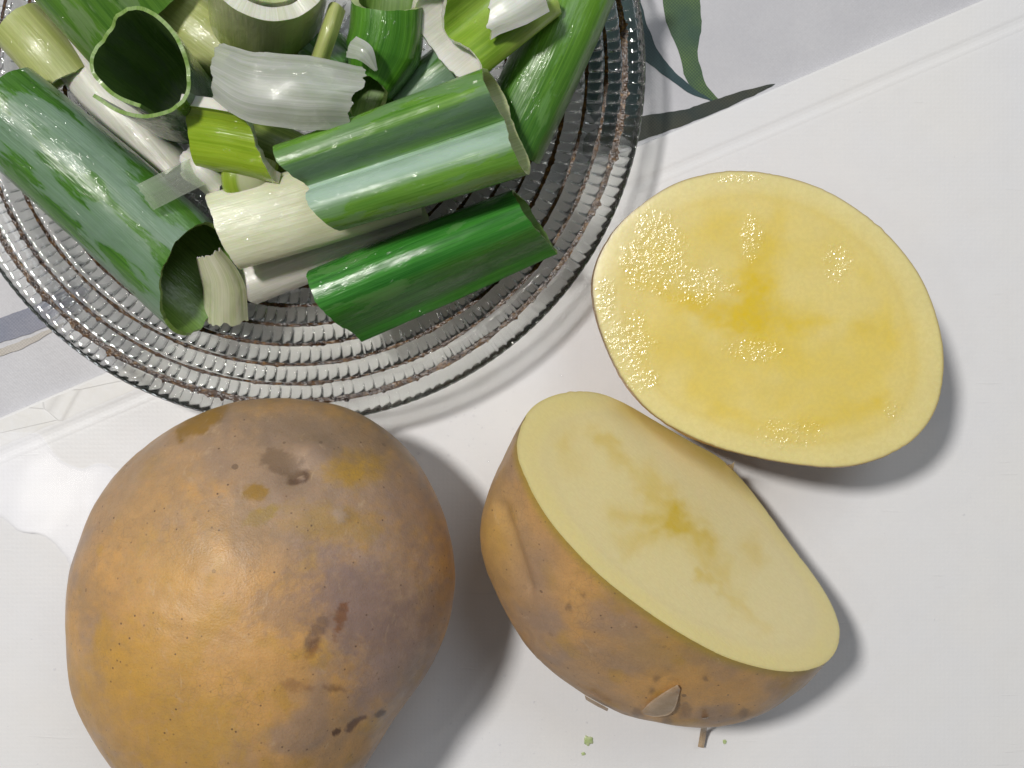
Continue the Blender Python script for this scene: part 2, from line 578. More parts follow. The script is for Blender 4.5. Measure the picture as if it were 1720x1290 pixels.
def film(poly_px, hgt, name, n=150):
    pts = catmull([P(a, b, 0) for a, b in poly_px], n, True)
    pts = [p + Vector((0.05 * fbm((p.x * 3, p.y * 3, 5)), 0.05 * fbm((p.x * 3, p.y * 3, 9)), 0)) for p in pts]
    ar = sum(pts[i].x * pts[(i + 1) % n].y - pts[(i + 1) % n].x * pts[i].y for i in range(n))
    sg = 1 if ar > 0 else -1
    vs, fs = [], []
    for i, p in enumerate(pts):
        t = (pts[(i + 1) % n] - pts[i - 1]).normalized()
        o = Vector((t.y, -t.x, 0)) * sg
        for (d, z) in ((0.05, 0.004), (0.025, hgt * 0.75), (0.0, hgt)):
            q = p + o * d
            vs.append((q.x, q.y, z))
    for i in range(n):
        j = (i + 1) % n
        for k in range(2):
            f = (i * 3 + k, j * 3 + k, j * 3 + k + 1, i * 3 + k + 1)
            fs.append(f if sg > 0 else f[::-1])
    top = [i * 3 + 2 for i in range(n)]
    fs.append(top if sg > 0 else top[::-1])
    return mesh_obj(name, vs, fs, M_WATER, board, smooth=False)
film([(-60, 722), (20, 730), (58, 730), (90, 768), (132, 790), (172, 782), (215, 800), (300, 800), (330, 880), (240, 1010), (150, 985),
      (112, 930), (72, 896), (30, 888), (8, 866), (-60, 850)], 0.025, "water_film")

# ================================================================== GLASS DISH
RIM_Z = 1.6
dc = P(485, 110, RIM_Z)
CX, CY = dc.x, dc.y
dish = empty("glass_dish", (CX, CY, 0))
tag(dish, "round ribbed clear glass dish with brown lines holding the leek pieces", "dish")
GR = [0.0, 0.6, 1.05, 1.5, 1.92, 2.33, 2.73, 3.12, 3.5, 3.88, 4.26, 4.66, 5.06, 5.46, 5.86, 6.24, 6.60, 6.94]
def dish_base(r):
    t = r / 7.0
    return 0.42 + 0.12 * t * t + 0.76 * sstep(0.52, 1.08, t) ** 1.0 * 1.02
def ring(r):
    for k in range(len(GR) - 1):
        if r <= GR[k + 1]:
            return k, (r - GR[k]) / (GR[k + 1] - GR[k])
    return len(GR) - 2, 1.0
def top_z(r, th):
    k, t = ring(r)
    d = max(0.0, math.sin(math.pi * t)) ** 0.42
    n = round(2 * math.pi * (GR[k] + GR[k + 1]) / 2 / 0.21)
    rib = 0.5 + 0.5 * math.cos(n * th + k * 1.3)
    edge = max(0.0, 1 - d) if t not in (0.0, 1.0) else 0.0
    w = 0.008 * fbm((r * 1.2, th * 3, 3))
    if r > 6.95:
        return dish_base(r) + 0.26
    return dish_base(r) + 0.26 + 0.065 * d * (0.97 + 0.03 * rib) + 0.012 * edge * rib + w
def bot_z(r, th):
    k, t = ring(r)
    d = max(0.0, math.sin(math.pi * t)) ** 0.7
    n = round(2 * math.pi * (GR[k] + GR[k + 1]) / 2 / 0.21)
    rib = abs(math.sin(0.5 * (n * th + k * 1.3))) ** 0.75
    if r > 6.95:
        return dish_base(r)
    return dish_base(r) - 0.02 - (0.105 if r < 6.6 else 0.085) * d * (0.30 + 0.70 * rib * (1 + 0.25 * fbm((r * 2, th * 12, 5), 2)))
NTH = 1440
rs_top = [0.02]
for k in range(len(GR) - 1):
    nsub = 8 if GR[k] >= 3.4 else 4
    for q in range(1, nsub + 1):
        rs_top.append(GR[k] + (GR[k + 1] - GR[k]) * q / nsub)
cosT = [math.cos(2 * math.pi * i / NTH) for i in range(NTH)]
sinT = [math.sin(2 * math.pi * i / NTH) for i in range(NTH)]
vs, fs = [], []
rows = []
def add_row(rfun, zfun):
    start = len(vs)
    for i in range(NTH):
        th = 2 * math.pi * i / NTH
        r = rfun(th)
        vs.append((CX + r * cosT[i], CY + r * sinT[i], zfun(r, th)))
    rows.append(start)
for r in rs_top:
    add_row(lambda th, r=r: r, top_z)
# scalloped rim bead
zr = dish_base(6.94)
SC = 208
def scal(th):
    return 0.003 * math.cos(SC * th) 
for (dr, dz) in ((0.02, 0.25), (0.05, 0.225), (0.075, 0.17), (0.08, 0.11), (0.065, 0.05), (0.03, 0.015)):
    add_row(lambda th, dr=dr: 6.94 + dr + scal(th) * (dr / 0.08), lambda r, th, dz=dz: zr + dz)
for r in reversed(rs_top):
    add_row(lambda th, r=r: r, bot_z)
for a in range(len(rows) - 1):
    s0, s1 = rows[a], rows[a + 1]
    for i in range(NTH):
        j = (i + 1) % NTH
        fs.append((s0 + i, s1 + i, s1 + j, s0 + j))
fs.append([rows[0] + i for i in range(NTH)])
fs.append([rows[-1] + i for i in range(NTH)][::-1])
mesh_obj("bowl", vs, fs, M_GLASS, dish)
# foot ring that the bowl stands on
vs, fs = [], []
fp = [(3.25, 0.44), (3.22, 0.10), (3.30, 0.02), (3.42, 0.0), (3.54, 0.02), (3.62, 0.12), (3.66, 0.44)]
for i in range(240):
    th = 2 * math.pi * i / 240
    for (r, z) in fp:
        vs.append((CX + r * math.cos(th), CY + r * math.sin(th), z))
for i in range(240):
    j = (i + 1) % 240
    for q in range(len(fp)):
        q2 = (q + 1) % len(fp)
        fs.append((i * 7 + q, i * 7 + q2, j * 7 + q2, j * 7 + q))
mesh_obj("foot_ring", vs, fs, M_GLASS, dish)
# brown residue dried into each groove
def stain(rk, idx, w, spikes):
    vs, fs = [], []
    n = 1300
    prev = False
    for i in range(n + 1):
        th = 2 * math.pi * i / n
        px = fbm((math.cos(th) * 9 + idx * 5, math.sin(th) * 9, idx), 4)
        hf = fbm((math.cos(th) * 70, math.sin(th) * 70, idx * 3.3), 2)
        ww = w * (0.62 + 0.35 * px + 0.4 * max(0, hf))
        ww = max(0.012, ww)
        sp = spikes * max(0.0, hf - 0.35) * 1.2 * (0.4 + max(0, px + 0.3))
        for s in (-1, -0.4, 0.4, 1):
            r = rk + s * ww + (sp if s == 1 else 0)
            z = max(top_z(rk + s * ww, th), top_z(r, th)) + (0.006 if abs(s) == 1 else 0.016)
            vs.append((CX + r * math.cos(th), CY + r * math.sin(th), z))
    for i in range(n):
        for q in range(3):
            fs.append((i * 4 + q, i * 4 + q + 1, i * 4 + 5 + q, i * 4 + 4 + q))
    return mesh_obj("brown_stain", vs, fs, M_STAIN, dish)
for idx, rk in enumerate(GR[8:17]):
    stain(rk, idx, 0.085 if rk > 6.5 else 0.05, 0.12 if rk > 6.5 else 0.05)

# ================================================================== LEEK PIECES
WAXC = (0.24, 0.36, 0.27)
L_DARK = lambda n, s, wx=0.5: m_leek(n, (0.032, 0.115, 0.014), (0.08, 0.22, 0.022), None, WAXC, wx, 0.16, 0.1, s)
M_CUT = m_leek("leek_cut_edge", (0.30, 0.42, 0.12), (0.48, 0.56, 0.26), rough=0.25, sss=0.3, seed=4)
M_CUT_DARK = m_leek("leek_cut_dark", (0.12, 0.24, 0.03), (0.22, 0.34, 0.08), rough=0.3, sss=0.2, seed=6)
M_CUT_WHITE = m_leek("leek_cut_white", (0.62, 0.66, 0.46), (0.76, 0.78, 0.66), rough=0.2, sss=0.45, seed=8)
M_IN_DARK = m_leek("leek_inside_dark", (0.08, 0.17, 0.018), (0.14, 0.25, 0.04), rough=0.3, sss=0.1, seed=2)
M_IN_PALE = m_leek("leek_inside_pale", (0.42, 0.50, 0.20), (0.58, 0.64, 0.34), rough=0.25, sss=0.3, seed=3)
M_WHITE = m_leek("leek_white", (0.66, 0.69, 0.44), (0.74, 0.77, 0.56), rough=0.22, sss=0.45, seed=1, streak=0.4)
M_WHITER = m_leek("leek_whiter", (0.66, 0.68, 0.56), (0.76, 0.77, 0.68), rough=0.22, sss=0.45, seed=5, streak=0.5)
M_LIME = m_leek("leek_lime", (0.22, 0.36, 0.012), (0.33, 0.47, 0.025), rough=0.18, sss=0.3, seed=7)
M_OLIVE = m_leek("leek_olive", (0.36, 0.41, 0.12), (0.46, 0.50, 0.20), rough=0.25, sss=0.3, seed=9)
M_FILM = m_leek("leek_membrane", (0.44, 0.50, 0.38), (0.64, 0.69, 0.60), rough=0.2, sss=0.2, seed=11, streak=0.55, transl=0.36, relief=0.4)
M_CLEAR = m_leek("leek_clear_film", (0.50, 0.56, 0.44), (0.66, 0.70, 0.62), rough=0.18, sss=0.0, seed=14, streak=0.9, transl=0.78, relief=0.3)

LEEKS = "cut leek pieces in the glass dish"
def circ(rx, ry, n=16, a0=0, a1=360, sx=0, sy=0):
    closed = abs(a1 - a0) >= 360
    m_ = n if closed else n + 1
    return [(sx + rx * math.cos(math.radians(a0 + (a1 - a0) * i / n)), sy + ry * math.sin(math.radians(a0 + (a1 - a0) * i / n))) for i in range(m_)]

def leek(name, pts, prof, closed, thick, mats, label=None, s0=(0, 0), s1=(0, 0), scale=None, nu=46, nv=84,
         up=None, rag0=0.03, rag1=0.03, wob=0.03, parent=None, twist=0.0, seed=0):
    """a piece of leek leaf: a curved sheet of real thickness swept along its length.
    s0/s1: how the two knife cuts slant with (side, up); rag: raggedness of the cuts"""
    path = catmull(pts, 40) if len(pts) > 2 else [Vector(pts[0]).lerp(Vector(pts[1]), i / 39) for i in range(40)]
    total = sum((b - a).length for a, b in zip(path, path[1:]))
    pr = catmull([(a, b, 0) for a, b in prof], nv, closed)
    # inward normals of the profile
    nrm = []
    area2 = sum(pr[i].x * pr[(i + 1) % nv].y - pr[(i + 1) % nv].x * pr[i].y for i in range(nv))
    sg = 1 if area2 > 0 else -1
    for i in range(nv):
        a = pr[(i - 1) % nv] if (closed or i > 0) else pr[i]
        b = pr[(i + 1) % nv] if (closed or i < nv - 1) else pr[i]
        t = (b - a).normalized()
        nrm.append(Vector((-t.y * sg, t.x * sg, 0)))
    upv = Vector(up) if up else Vector((0, 0, 1))
    arc = [0.0]
    for i in range(1, nv):
        arc.append(arc[-1] + (pr[i] - pr[i - 1]).length)
    vs, uvs, along, across, fs, mi = [], [], [], [], [], []
    def pos(u, c):
        """u in cm along path; c = 2D offset"""
        f = u / total * 39
        if f <= 0:
            base = path[0] + (path[1] - path[0]).normalized() * u
            t = (path[1] - path[0]).normalized()
        elif f >= 39:
            t = (path[39] - path[38]).normalized()
            base = path[39] + t * (u - total)
        else:
            i = min(38, int(f)); base = path[i].lerp(path[i + 1], f - i)
            a = path[max(0, i - 1)]; b = path[min(39, i + 2)]
            t = (b - a).normalized()
        side = t.cross(upv).normalized()
        upl = side.cross(t)
        fr = min(1, max(0, u / total))
        sc = 1.0
        if scale:
            x = fr * (len(scale) - 1); i = min(len(scale) - 2, int(x)); sc = scale[i] + (scale[i + 1] - scale[i]) * (x - i)
        ang = math.radians(twist) * fr
        cx, cy_ = c.x * math.cos(ang) - c.y * math.sin(ang), c.x * math.sin(ang) + c.y * math.cos(ang)
        return base + side * cx * sc + upl * cy_ * sc
    for layer in (0, 1):
        for j in range(nv):
            c = pr[j] + nrm[j] * (thick * layer)
            c0 = pr[j]
            ua = c0.x * s0[0] + c0.y * s0[1] + rag0 * fbm((arc[j] * 2.5, seed, 1.5)) + rag0 * 0.5 * fbm((arc[j] * 9, seed, 4.5))
            ub = total + c0.x * s1[0] + c0.y * s1[1] + rag1 * fbm((arc[j] * 2.5, seed, 8.5)) + rag1 * 0.5 * fbm((arc[j] * 9, seed, 3.5))
            for i in range(nu + 1):
                u = ua + (ub - ua) * i / nu
                p = pos(u, c)
                w = wob * fbm((u * 0.8 + seed * 5, arc[j] * 1.1, seed), 2)
                p = p - (nrm[j].x * Vector((0, 0, 0)) if False else Vector((0, 0, 0)))
                p.z += w
                p.x += w * 0.5
                vs.append(p)
                uvs.append((u, arc[j]))
                along.append(i / nu); across.append(j / nv)
    W = nu + 1
    off = nv * W
    jr = nv if closed else nv - 1
    for j in range(jr):
        k2 = (j + 1) % nv
        for i in range(nu):
            a, b, c, d = j * W + i, j * W + i + 1, k2 * W + i + 1, k2 * W + i
            fs.append((a, b, c, d) if sg > 0 else (d, c, b, a)); mi.append(0)
            fs.append((off + d, off + c, off + b, off + a) if sg > 0 else (off + a, off + b, off + c, off + d)); mi.append(1)
        for i in (0, nu):
            fs.append((j * W + i, k2 * W + i, off + k2 * W + i, off + j * W + i)); mi.append(2)
    if not closed:
        for j in (0, nv - 1):
            for i in range(nu):
                fs.append((j * W + i, j * W + i + 1, off + j * W + i + 1, off + j * W + i)); mi.append(2)
    org = sum((Vector(p) for p in pts), Vector()) / len(pts)
    org.z = min(v.z for v in vs)
    o = mesh_obj(name, vs, fs, mats, parent, org if parent is None else Vector(parent["_org"]), True, mi, uvs, None, {"along": along, "across": across})
    if label:
        tag(o, label, "leek", LEEKS)
    # crisp knife cuts
    md = o.modifiers.new("edge", 'EDGE_SPLIT'); md.split_angle = math.radians(50)
    return o

# --- big dark tube on the left edge, open at its lower end
leek("leek_tube", [P(-5, 172, 2.5), P(165, 318, 2.45), P(330, 468, 2.2)],
     [(-0.98, -0.05), (-0.85, 0.42), (-0.45, 0.66), (0.0, 0.74), (0.45, 0.62), (0.85, 0.32), (1.02, -0.1), (0.8, -0.5), (0.3, -0.66), (-0.3, -0.66), (-0.8, -0.45)],
     True, 0.075, [L_DARK("leek_big_dark", 1.3, 0.50), M_IN_DARK, M_CUT_DARK],
     "large dark green leek tube with pale waxy patches at the left edge of the dish",
     s0=(-0.1, 0.0), s1=(0.32, -0.72), scale=[0.92, 1.0, 1.04], seed=1, rag1=0.06)
# --- creased two-lobed tube lying on top
leek("leek_tube", [P(522, 314, 3.5), P(680, 262, 3.55), P(852, 204, 3.55)],
     [(-1.0, 0.0), (-0.93, 0.36), (-0.62, 0.56), (-0.28, 0.46), (-0.06, 0.16), (0.04, 0.12), (0.2, 0.36), (0.5, 0.5), (0.85, 0.36), (1.02, 0.0), (0.85, -0.38),
      (0.4, -0.5), (0.0, -0.46), (-0.5, -0.54), (-0.88, -0.38)], True, 0.07,
     [m_leek("leek_creased", (0.065, 0.20, 0.018), (0.15, 0.32, 0.035), None, (0.17, 0.31, 0.14), 0.35, 0.16, 0.14, 2.2, stripe=[(0.28, 0.40, (0.44, 0.60, 0.50), 0.9), (0.165, 0.255, (0.085, 0.15, 0.10), 0.75)]), M_IN_PALE, M_CUT],
     "mid green leek tube with a lengthwise crease and whitish stripe, lying on top",
     s0=(0.26, -0.35), s1=(0.05, -0.3), scale=[0.88, 0.95, 1.0], nv=120, seed=2)
# --- darker tube in front of it
leek("leek_tube", [P(552, 503, 1.95), P(720, 432, 2.1), P(890, 362, 2.1)],
     [(-0.66, 0.0), (-0.55, 0.42), (-0.15, 0.66), (0.25, 0.58), (0.55, 0.2), (0.8, -0.28), (0.98, -0.52), (0.6, -0.6), (0.1, -0.55), (-0.45, -0.45)], True, 0.06,
     [m_leek("leek_emerald", (0.016, 0.13, 0.012), (0.05, 0.25, 0.028), None, (0.12, 0.30, 0.08), 0.12, 0.15, 0.12, 3.1, 0.8), M_IN_DARK, M_CUT_DARK],
     "deep emerald leek tube nearest the potatoes with wet streaks and ragged lower edge",
     s0=(0.12, -0.15), s1=(0.15, -0.2), scale=[0.98, 0.95, 0.86], seed=3, rag1=0.03)
# --- pale yellow section under the creased tube
leek("leek_stalk", [P(378, 392, 2.55), P(520, 352, 2.5), P(690, 300, 2.3)],
     [(-0.78, 0.1), (-0.6, 0.4), (-0.1, 0.5), (0.4, 0.42), (0.72, 0.1), (0.6, -0.3), (0.0, -0.45), (-0.6, -0.3)], True, 0.16,
     [M_WHITE, M_IN_PALE, M_CUT_WHITE], "pale yellowish white leek stalk half hidden under the creased green tube", s0=(0.1, -0.1), seed=4, wob=0.015)
leek("leek_stalk", [P(410, 482, 1.5), P(540, 432, 1.55), P(720, 372, 1.5)],
     [(-0.42, 0.0), (-0.3, 0.26), (0.1, 0.32), (0.38, 0.05), (0.3, -0.3), (-0.2, -0.34)], True, 0.1,
     [M_WHITER, M_WHITER, M_CUT_WHITE], "slender white leek stalk between the pale stalk and emerald tube", s0=(0.2, 0), seed=5, rag0=0.08)
# --- pale strip in the mouth of the big tube
leek("leek_strip", [P(352, 428, 2.35), P(375, 478, 2.0), P(378, 540, 1.45)],
     [(-0.42, -0.1), (-0.2, 0.1), (0.1, 0.14), (0.38, 0.0), (0.52, -0.22)], False, 0.05,
     [m_leek("leek_strip_pale", (0.50, 0.57, 0.30), (0.68, 0.72, 0.50), None, None, 0, 0.2, 0.35, 2.7), M_IN_PALE, M_CUT_WHITE],
     "small pale green leek strip at the open mouth of the large dark tube", scale=[0.55, 0.95, 1.05], seed=6, rag1=0.12, rag0=0.08)
# --- lime chip with thick white edges
leek("leek_chip", [P(322, 215, 3.3), P(372, 222, 3.4), P(428, 233, 3.4)],
     [(-0.50, 0.42), (-0.46, 0.22), (-0.24, 0.02), (0.12, -0.10), (0.40, -0.26), (0.46, -0.46)], False, 0.20,
     [M_CUT_WHITE, M_LIME, M_CUT_WHITE], "bright lime leek chip with thick white cut edges", s0=(0.15, 0), s1=(0.25, -0.8), seed=7, rag0=0.02, rag1=0.05, nu=30, nv=50)
leek("leek_chip", [P(415, 262, 2.85), P(408, 300, 2.9), P(420, 338, 2.6)],
     [(-0.56, -0.2), (-0.38, 0.08), (0.0, 0.16), (0.34, 0.10), (0.46, -0.2)], False, 0.18,
     [m_leek("leek_chip_two_tone", (0.20, 0.31, 0.015), (0.29, 0.40, 0.03), rough=0.2, sss=0.3, seed=7.5, stripe=[(0.06, 0.56, (0.52, 0.55, 0.34), 0.9)]), M_CUT_WHITE, M_CUT], "short yellow green leek chip just below the lime chip", seed=8, nu=24, nv=44, rag1=0.05)
leek("leek_chip", [P(318, 268, 2.7), P(345, 285, 2.8), P(368, 305, 2.6)],
     [(-0.3, -0.1), (-0.1, 0.2), (0.18, 0.2), (0.36, -0.1)], False, 0.12,
     [M_WHITER, M_CUT_WHITE, M_CUT_WHITE], "tiny translucent white leek bit beside the yellow green chip", seed=9, nu=24, nv=40, rag0=0.1, rag1=0.1)
leek("leek_membrane", [P(232, 316, 3.32), P(280, 292, 3.2), P(330, 268, 2.95)],
     [(-0.06, 0.02), (0.1, 0.03), (0.3, -0.02), (0.46, -0.08)], False, 0.012,
     [M_CLEAR, M_CLEAR, M_FILM], "clear thin leek membrane lying on the large dark tube", seed=10, nu=24, nv=30, rag0=0.08)
# --- white membrane sheet
leek("leek_membrane", [P(362, 112, 3.9), P(420, 140, 4.15), P(500, 150, 4.2), P(598, 160, 4.0)],
     [(-0.62, -0.05), (-0.3, 0.12), (0.1, 0.14), (0.4, 0.04), (0.66, -0.18)], False, 0.02,
     [M_FILM, M_FILM, M_CUT_WHITE], "glistening white leek membrane sheet in the middle of the heap", s0=(0.25, 0), s1=(-0.25, 0),
     scale=[0.72, 0.95, 1.0, 0.85], seed=11, rag0=0.08, rag1=0.09, wob=0.10)
# --- upright open tube
sp = [(-0.85, -0.77), (-0.28, -0.92), (0.34, -0.86), (0.84, -0.57), (0.97, -0.15), (0.76, 0.36), (0.30, 0.76), (-0.28, 0.92), (-0.68, 0.70), (-0.86, 0.36),
      (-1.02, 0.04), (-0.98, -0.34), (-0.66, -0.58), (-0.3, -0.70), (0.1, -0.72)]
leek("leek_tube", [P(240, 108, 4.0), P(275, 140, 3.0), P(318, 180, 1.9), P(335, 196, 1.15)], sp, False, 0.07,
     [m_leek("leek_open_dark", (0.022, 0.09, 0.014), (0.05, 0.16, 0.02), None, None, 0, 0.17, 0.1, 4.2), m_leek("leek_open_inside", (0.075, 0.16, 0.028), (0.13, 0.23, 0.05), None, (0.10, 0.17, 0.08), 0.35, 0.3, 0.12, 5.1), M_CUT_DARK],
     "dark green leek tube gaping open towards the viewer behind the lime chip", s0=(-0.15, -0.25), up=(0.3, 1, 0.2), scale=[1.0, 0.92, 0.85, 0.6], seed=12, rag0=0.07)
# --- dark leaf tube at top left
leek("leek_tube", [P(110, -105, 2.7), P(175, -30, 2.6), P(238, 44, 2.2)],
     [(-1.2, -0.05), (-1.0, 0.42), (-0.4, 0.66), (0.3, 0.66), (0.95, 0.4), (1.22, -0.05), (0.9, -0.5), (0.0, -0.62), (-0.9, -0.5)], True, 0.08,
     [m_leek("leek_top_left", (0.04, 0.13, 0.012), (0.11, 0.25, 0.022), None, (0.22, 0.33, 0.14), 0.25, 0.18, 0.14, 6.4), M_IN_DARK, M_CUT_DARK],
     "broad dark green leek tube at the top left corner of the heap", seed=13)
leek("leek_stalk", [P(28, 38, 1.75), P(68, 82, 1.8), P(112, 134, 1.7)],
     [(-0.55, -0.1), (-0.42, 0.22), (0.0, 0.34), (0.42, 0.22), (0.56, -0.1), (0.3, -0.3), (-0.3, -0.3)], True, 0.1,
     [M_OLIVE, M_IN_PALE, M_CUT], "short pale olive leek stalk at the left rim beside the large dark tube", s0=(0.0, 0), s1=(-0.2, 0), seed=14, wob=0.015)
leek("leek_stalk", [P(112, 82, 1.5), P(190, 178, 1.55), P(292, 292, 1.45)],
     [(-0.46, -0.05), (-0.3, 0.28), (0.1, 0.36), (0.44, 0.1), (0.36, -0.3), (-0.2, -0.36)], True, 0.1,
     [M_WHITER, M_WHITER, M_CUT_WHITE], "long creamy white leek stalk behind the large dark tube", seed=15)
# --- concentric slice at the top
sl = empty("leek_slice", P(450, 0, 1.6))
tag(sl, "thick pale leek slice showing concentric rings at the top of the heap", "leek", LEEKS)
ax = [P(446, 32, 1.9), P(450, -22, 2.9), P(452, -66, 3.75)]
lay_m = [m_leek("leek_slice_outer", (0.22, 0.30, 0.06), (0.33, 0.40, 0.11), (0.60, 0.63, 0.36), None, 0, 0.22, 0.3, 1.9), M_WHITE, M_LIME]
for q, (r, th) in enumerate(((1.10, 0.26), (0.76, 0.20), (0.46, 0.16))):
    leek("layer", ax, circ(r, r * 0.92, 18), True, th, [lay_m[q], M_WHITER, M_CUT_WHITE if q != 1 else M_CUT], None, up=(0, 1, 0.3),
         s1=(0.0, 0.22), parent=sl, seed=16 + q, nu=20, nv=72, scale=[0.96, 1.0, 1.02], wob=0.02)
# --- dark tube with a curled tip
leek("leek_tube", [P(652, 2, 3.3), P(645, 80, 3.1), P(616, 168, 2.9)],
     [(-0.62, -0.1), (-0.5, 0.36), (-0.05, 0.55), (0.45, 0.4), (0.64, -0.05), (0.45, -0.45), (-0.05, -0.52), (-0.48, -0.42)], True, 0.13,
     [m_leek("leek_curl", (0.03, 0.13, 0.010), (0.09, 0.26, 0.018), None, None, 0, 0.15, 0.12, 7.7), M_IN_DARK, M_CUT],
     "glossy dark green leek tube with a narrow curled open tip behind the creased tube", s0=(0, 0.35), s1=(0, -0.75), scale=[1.05, 1.1, 0.55], seed=19)
leek("leek_sliver", [P(566, 12, 3.1), P(552, 55, 3.2), P(536, 102, 3.0)], [(-0.16, -0.05), (-0.05, 0.12), (0.1, 0.1), (0.18, -0.06)], False, 0.05,
     [M_OLIVE, M_IN_PALE, M_CUT], "thin pale green leek sliver beside the ringed slice", seed=20, nu=24, nv=30)
leek("leek_sliver", [P(590, 78, 3.95), P(612, 88, 4.05), P(632, 118, 3.9)], [(-0.2, 0.0), (0.0, 0.06), (0.2, -0.02)], False, 0.02,
     [M_FILM, M_FILM, M_CUT_WHITE], "little whitish leek flake on the curled dark tube", scale=[1.0, 0.8, 0.15], seed=21, nu=20, nv=24)
# --- folded tube with white pith
leek("leek_tube", [P(752, 62, 3.5), P(815, 12, 3.45), P(890, -46, 3.2)],
     [(-0.92, 0.18), (-0.80, 0.52), (-0.45, 0.52), (-0.22, 0.18), (0.0, 0.02), (0.4, 0.12), (0.72, 0.12), (0.92, -0.12), (0.72, -0.36), (0.2, -0.42), (-0.35, -0.34), (-0.78, -0.16)],
     True, 0.095, [m_leek("leek_folded", (0.16, 0.31, 0.02), (0.27, 0.42, 0.04), (0.42, 0.56, 0.14), None, 0, 0.16, 0.25, 8.3), M_WHITER, M_CUT_WHITE],
     "folded light green leek tube with white pith at its cut end", s0=(0.1, 0.75), seed=22, nv=120)
leek("leek_chip", [P(822, 30, 3.95), P(856, 8, 4.0), P(900, -22, 3.9)], [(-0.34, 0.0), (-0.1, 0.12), (0.18, 0.1), (0.42, -0.12)], False, 0.1,
     [m_leek("leek_chip_white", (0.66, 0.71, 0.58), (0.76, 0.80, 0.72), rough=0.2, sss=0.4, seed=3.3), M_LIME, M_OLIVE],
     "white leek chip with yellow green lower edge on the folded tube", seed=23, nu=24, nv=36, s0=(-0.5, 0), rag0=0.1, scale=[0.75, 1.0, 1.1])
# --- long tube at the right rim
leek("leek_tube", [P(985, -50, 2.3), P(925, 90, 2.35), P(850, 248, 2.0)],
     [(-0.72, -0.05), (-0.58, 0.38), (-0.1, 0.56), (0.4, 0.46), (0.70, 0.05), (0.5, -0.4), (0.0, -0.5), (-0.5, -0.4)], True, 0.07,
     [m_leek("leek_right", (0.075, 0.21, 0.012), (0.14, 0.31, 0.02), (0.045, 0.16, 0.02), (0.17, 0.36, 0.10), 0.2, 0.18, 0.18, 9.2), M_IN_PALE, M_CUT],
     "long fresh green leek tube leaning along the right rim of the dish", s0=(0.9, 0), seed=24)
leek("leek_tube", [P(800, 82, 2.5), P(738, 128, 2.5), P(675, 178, 2.3)],
     [(-0.5, 0.0), (-0.35, 0.32), (0.1, 0.42), (0.45, 0.15), (0.4, -0.25), (-0.1, -0.36)], True, 0.06,
     [m_leek("leek_waxy", (0.06, 0.17, 0.03), (0.11, 0.25, 0.04), None, WAXC, 0.7, 0.2, 0.12, 10.5), M_IN_DARK, M_CUT_DARK],
     "small waxy green leek tube wedged under the folded tube", seed=25)
leek("leek_tube", [P(395, 232, 1.9), P(460, 262, 1.95), P(540, 300, 1.8)],
     [(-0.62, 0.0), (-0.4, 0.36), (0.1, 0.45), (0.5, 0.2), (0.5, -0.3), (-0.3, -0.4)], True, 0.07,
     [m_leek("leek_low", (0.10, 0.16, 0.02), (0.18, 0.24, 0.04), None, None, 0, 0.25, 0.2, 12.1), M_IN_DARK, M_CUT],
     "shaded olive green leek tube deep in the heap under the white membrane", seed=26)
leek("leek_tube", [P(290, 20, 1.7), P(345, 62, 1.75), P(395, 100, 1.7)],
     [(-0.6, 0.0), (-0.4, 0.38), (0.1, 0.45), (0.55, 0.2), (0.5, -0.3), (-0.3, -0.4)], True, 0.07,
     [M_OLIVE, M_IN_DARK, M_CUT], "pale olive leek tube glimpsed between the gaping tube and ringed slice", seed=27)
leek("leek_tube", [P(520, 90, 1.7), P(640, 200, 1.7), P(760, 260, 1.65)],
     [(-0.7, 0.0), (-0.5, 0.38), (0.1, 0.5), (0.65, 0.2), (0.6, -0.3), (-0.3, -0.45)], True, 0.07,
     [L_DARK("leek_bottom_dark", 13.4, 0.2), M_IN_DARK, M_CUT_DARK], "dark green leek tube at the bottom of the heap beneath the curled tube", seed=28)

# ================================================================== POTATOES
GOLD = (0.63, 0.355, 0.125)
TAN = (0.50, 0.305, 0.15)
GREYB = (0.36, 0.255, 0.195)
YEL = (0.52, 0.30, 0.018)
BRUISE = (0.27, 0.185, 0.165)
RED = (0.22, 0.085, 0.03)
def skin_col(p, seed):
    a = fbm((p[0] * 0.42 + seed, p[1] * 0.42, p[2] * 0.42), 3)
    b = fbm((p[0] * 0.8, p[1] * 0.8 + seed * 2, p[2] * 0.8), 4)
    c = mix3(TAN, GOLD, sstep(-0.15, 0.5, a + 0.15))
    c = mix3(c, GREYB, 0.7 * sstep(0.0, 0.7, b))
    d = fbm((p[0] * 1.5 + 9, p[1] * 1.5, p[2] * 1.5 + seed), 3)
    c = mix3(c, YEL, 0.35 * sstep(0.25, 0.6, d))
    return c

# ---- whole potato
OUT = [(480, 668), (540, 673), (600, 690), (660, 725), (710, 780), (745, 850), (762, 920), (766, 975), (757, 1035), (735, 1095), (700, 1160), (655, 1222),
       (618, 1285), (555, 1365), (455, 1430), (335, 1440), (222, 1390), (145, 1308), (112, 1240), (90, 1165), (86, 1090), (90, 1030), (102, 960),
       (139, 885), (190, 815), (245, 760), (300, 718), (350, 692), (410, 674)]
ZH = 2.75
c3 = P(436, 1030, 3.0)
view = (Vector((0, 0, H)) - c3).normalized()
def ray_plane(px, py, pt, n):
    o = Vector((0, 0, H)); d = P(px, py, 0) - o
    t = (pt - o).dot(n) / d.dot(n)
    return o + d * t
ring3 = catmull([ray_plane(a, b, c3, view) for a, b in OUT], 360, True)
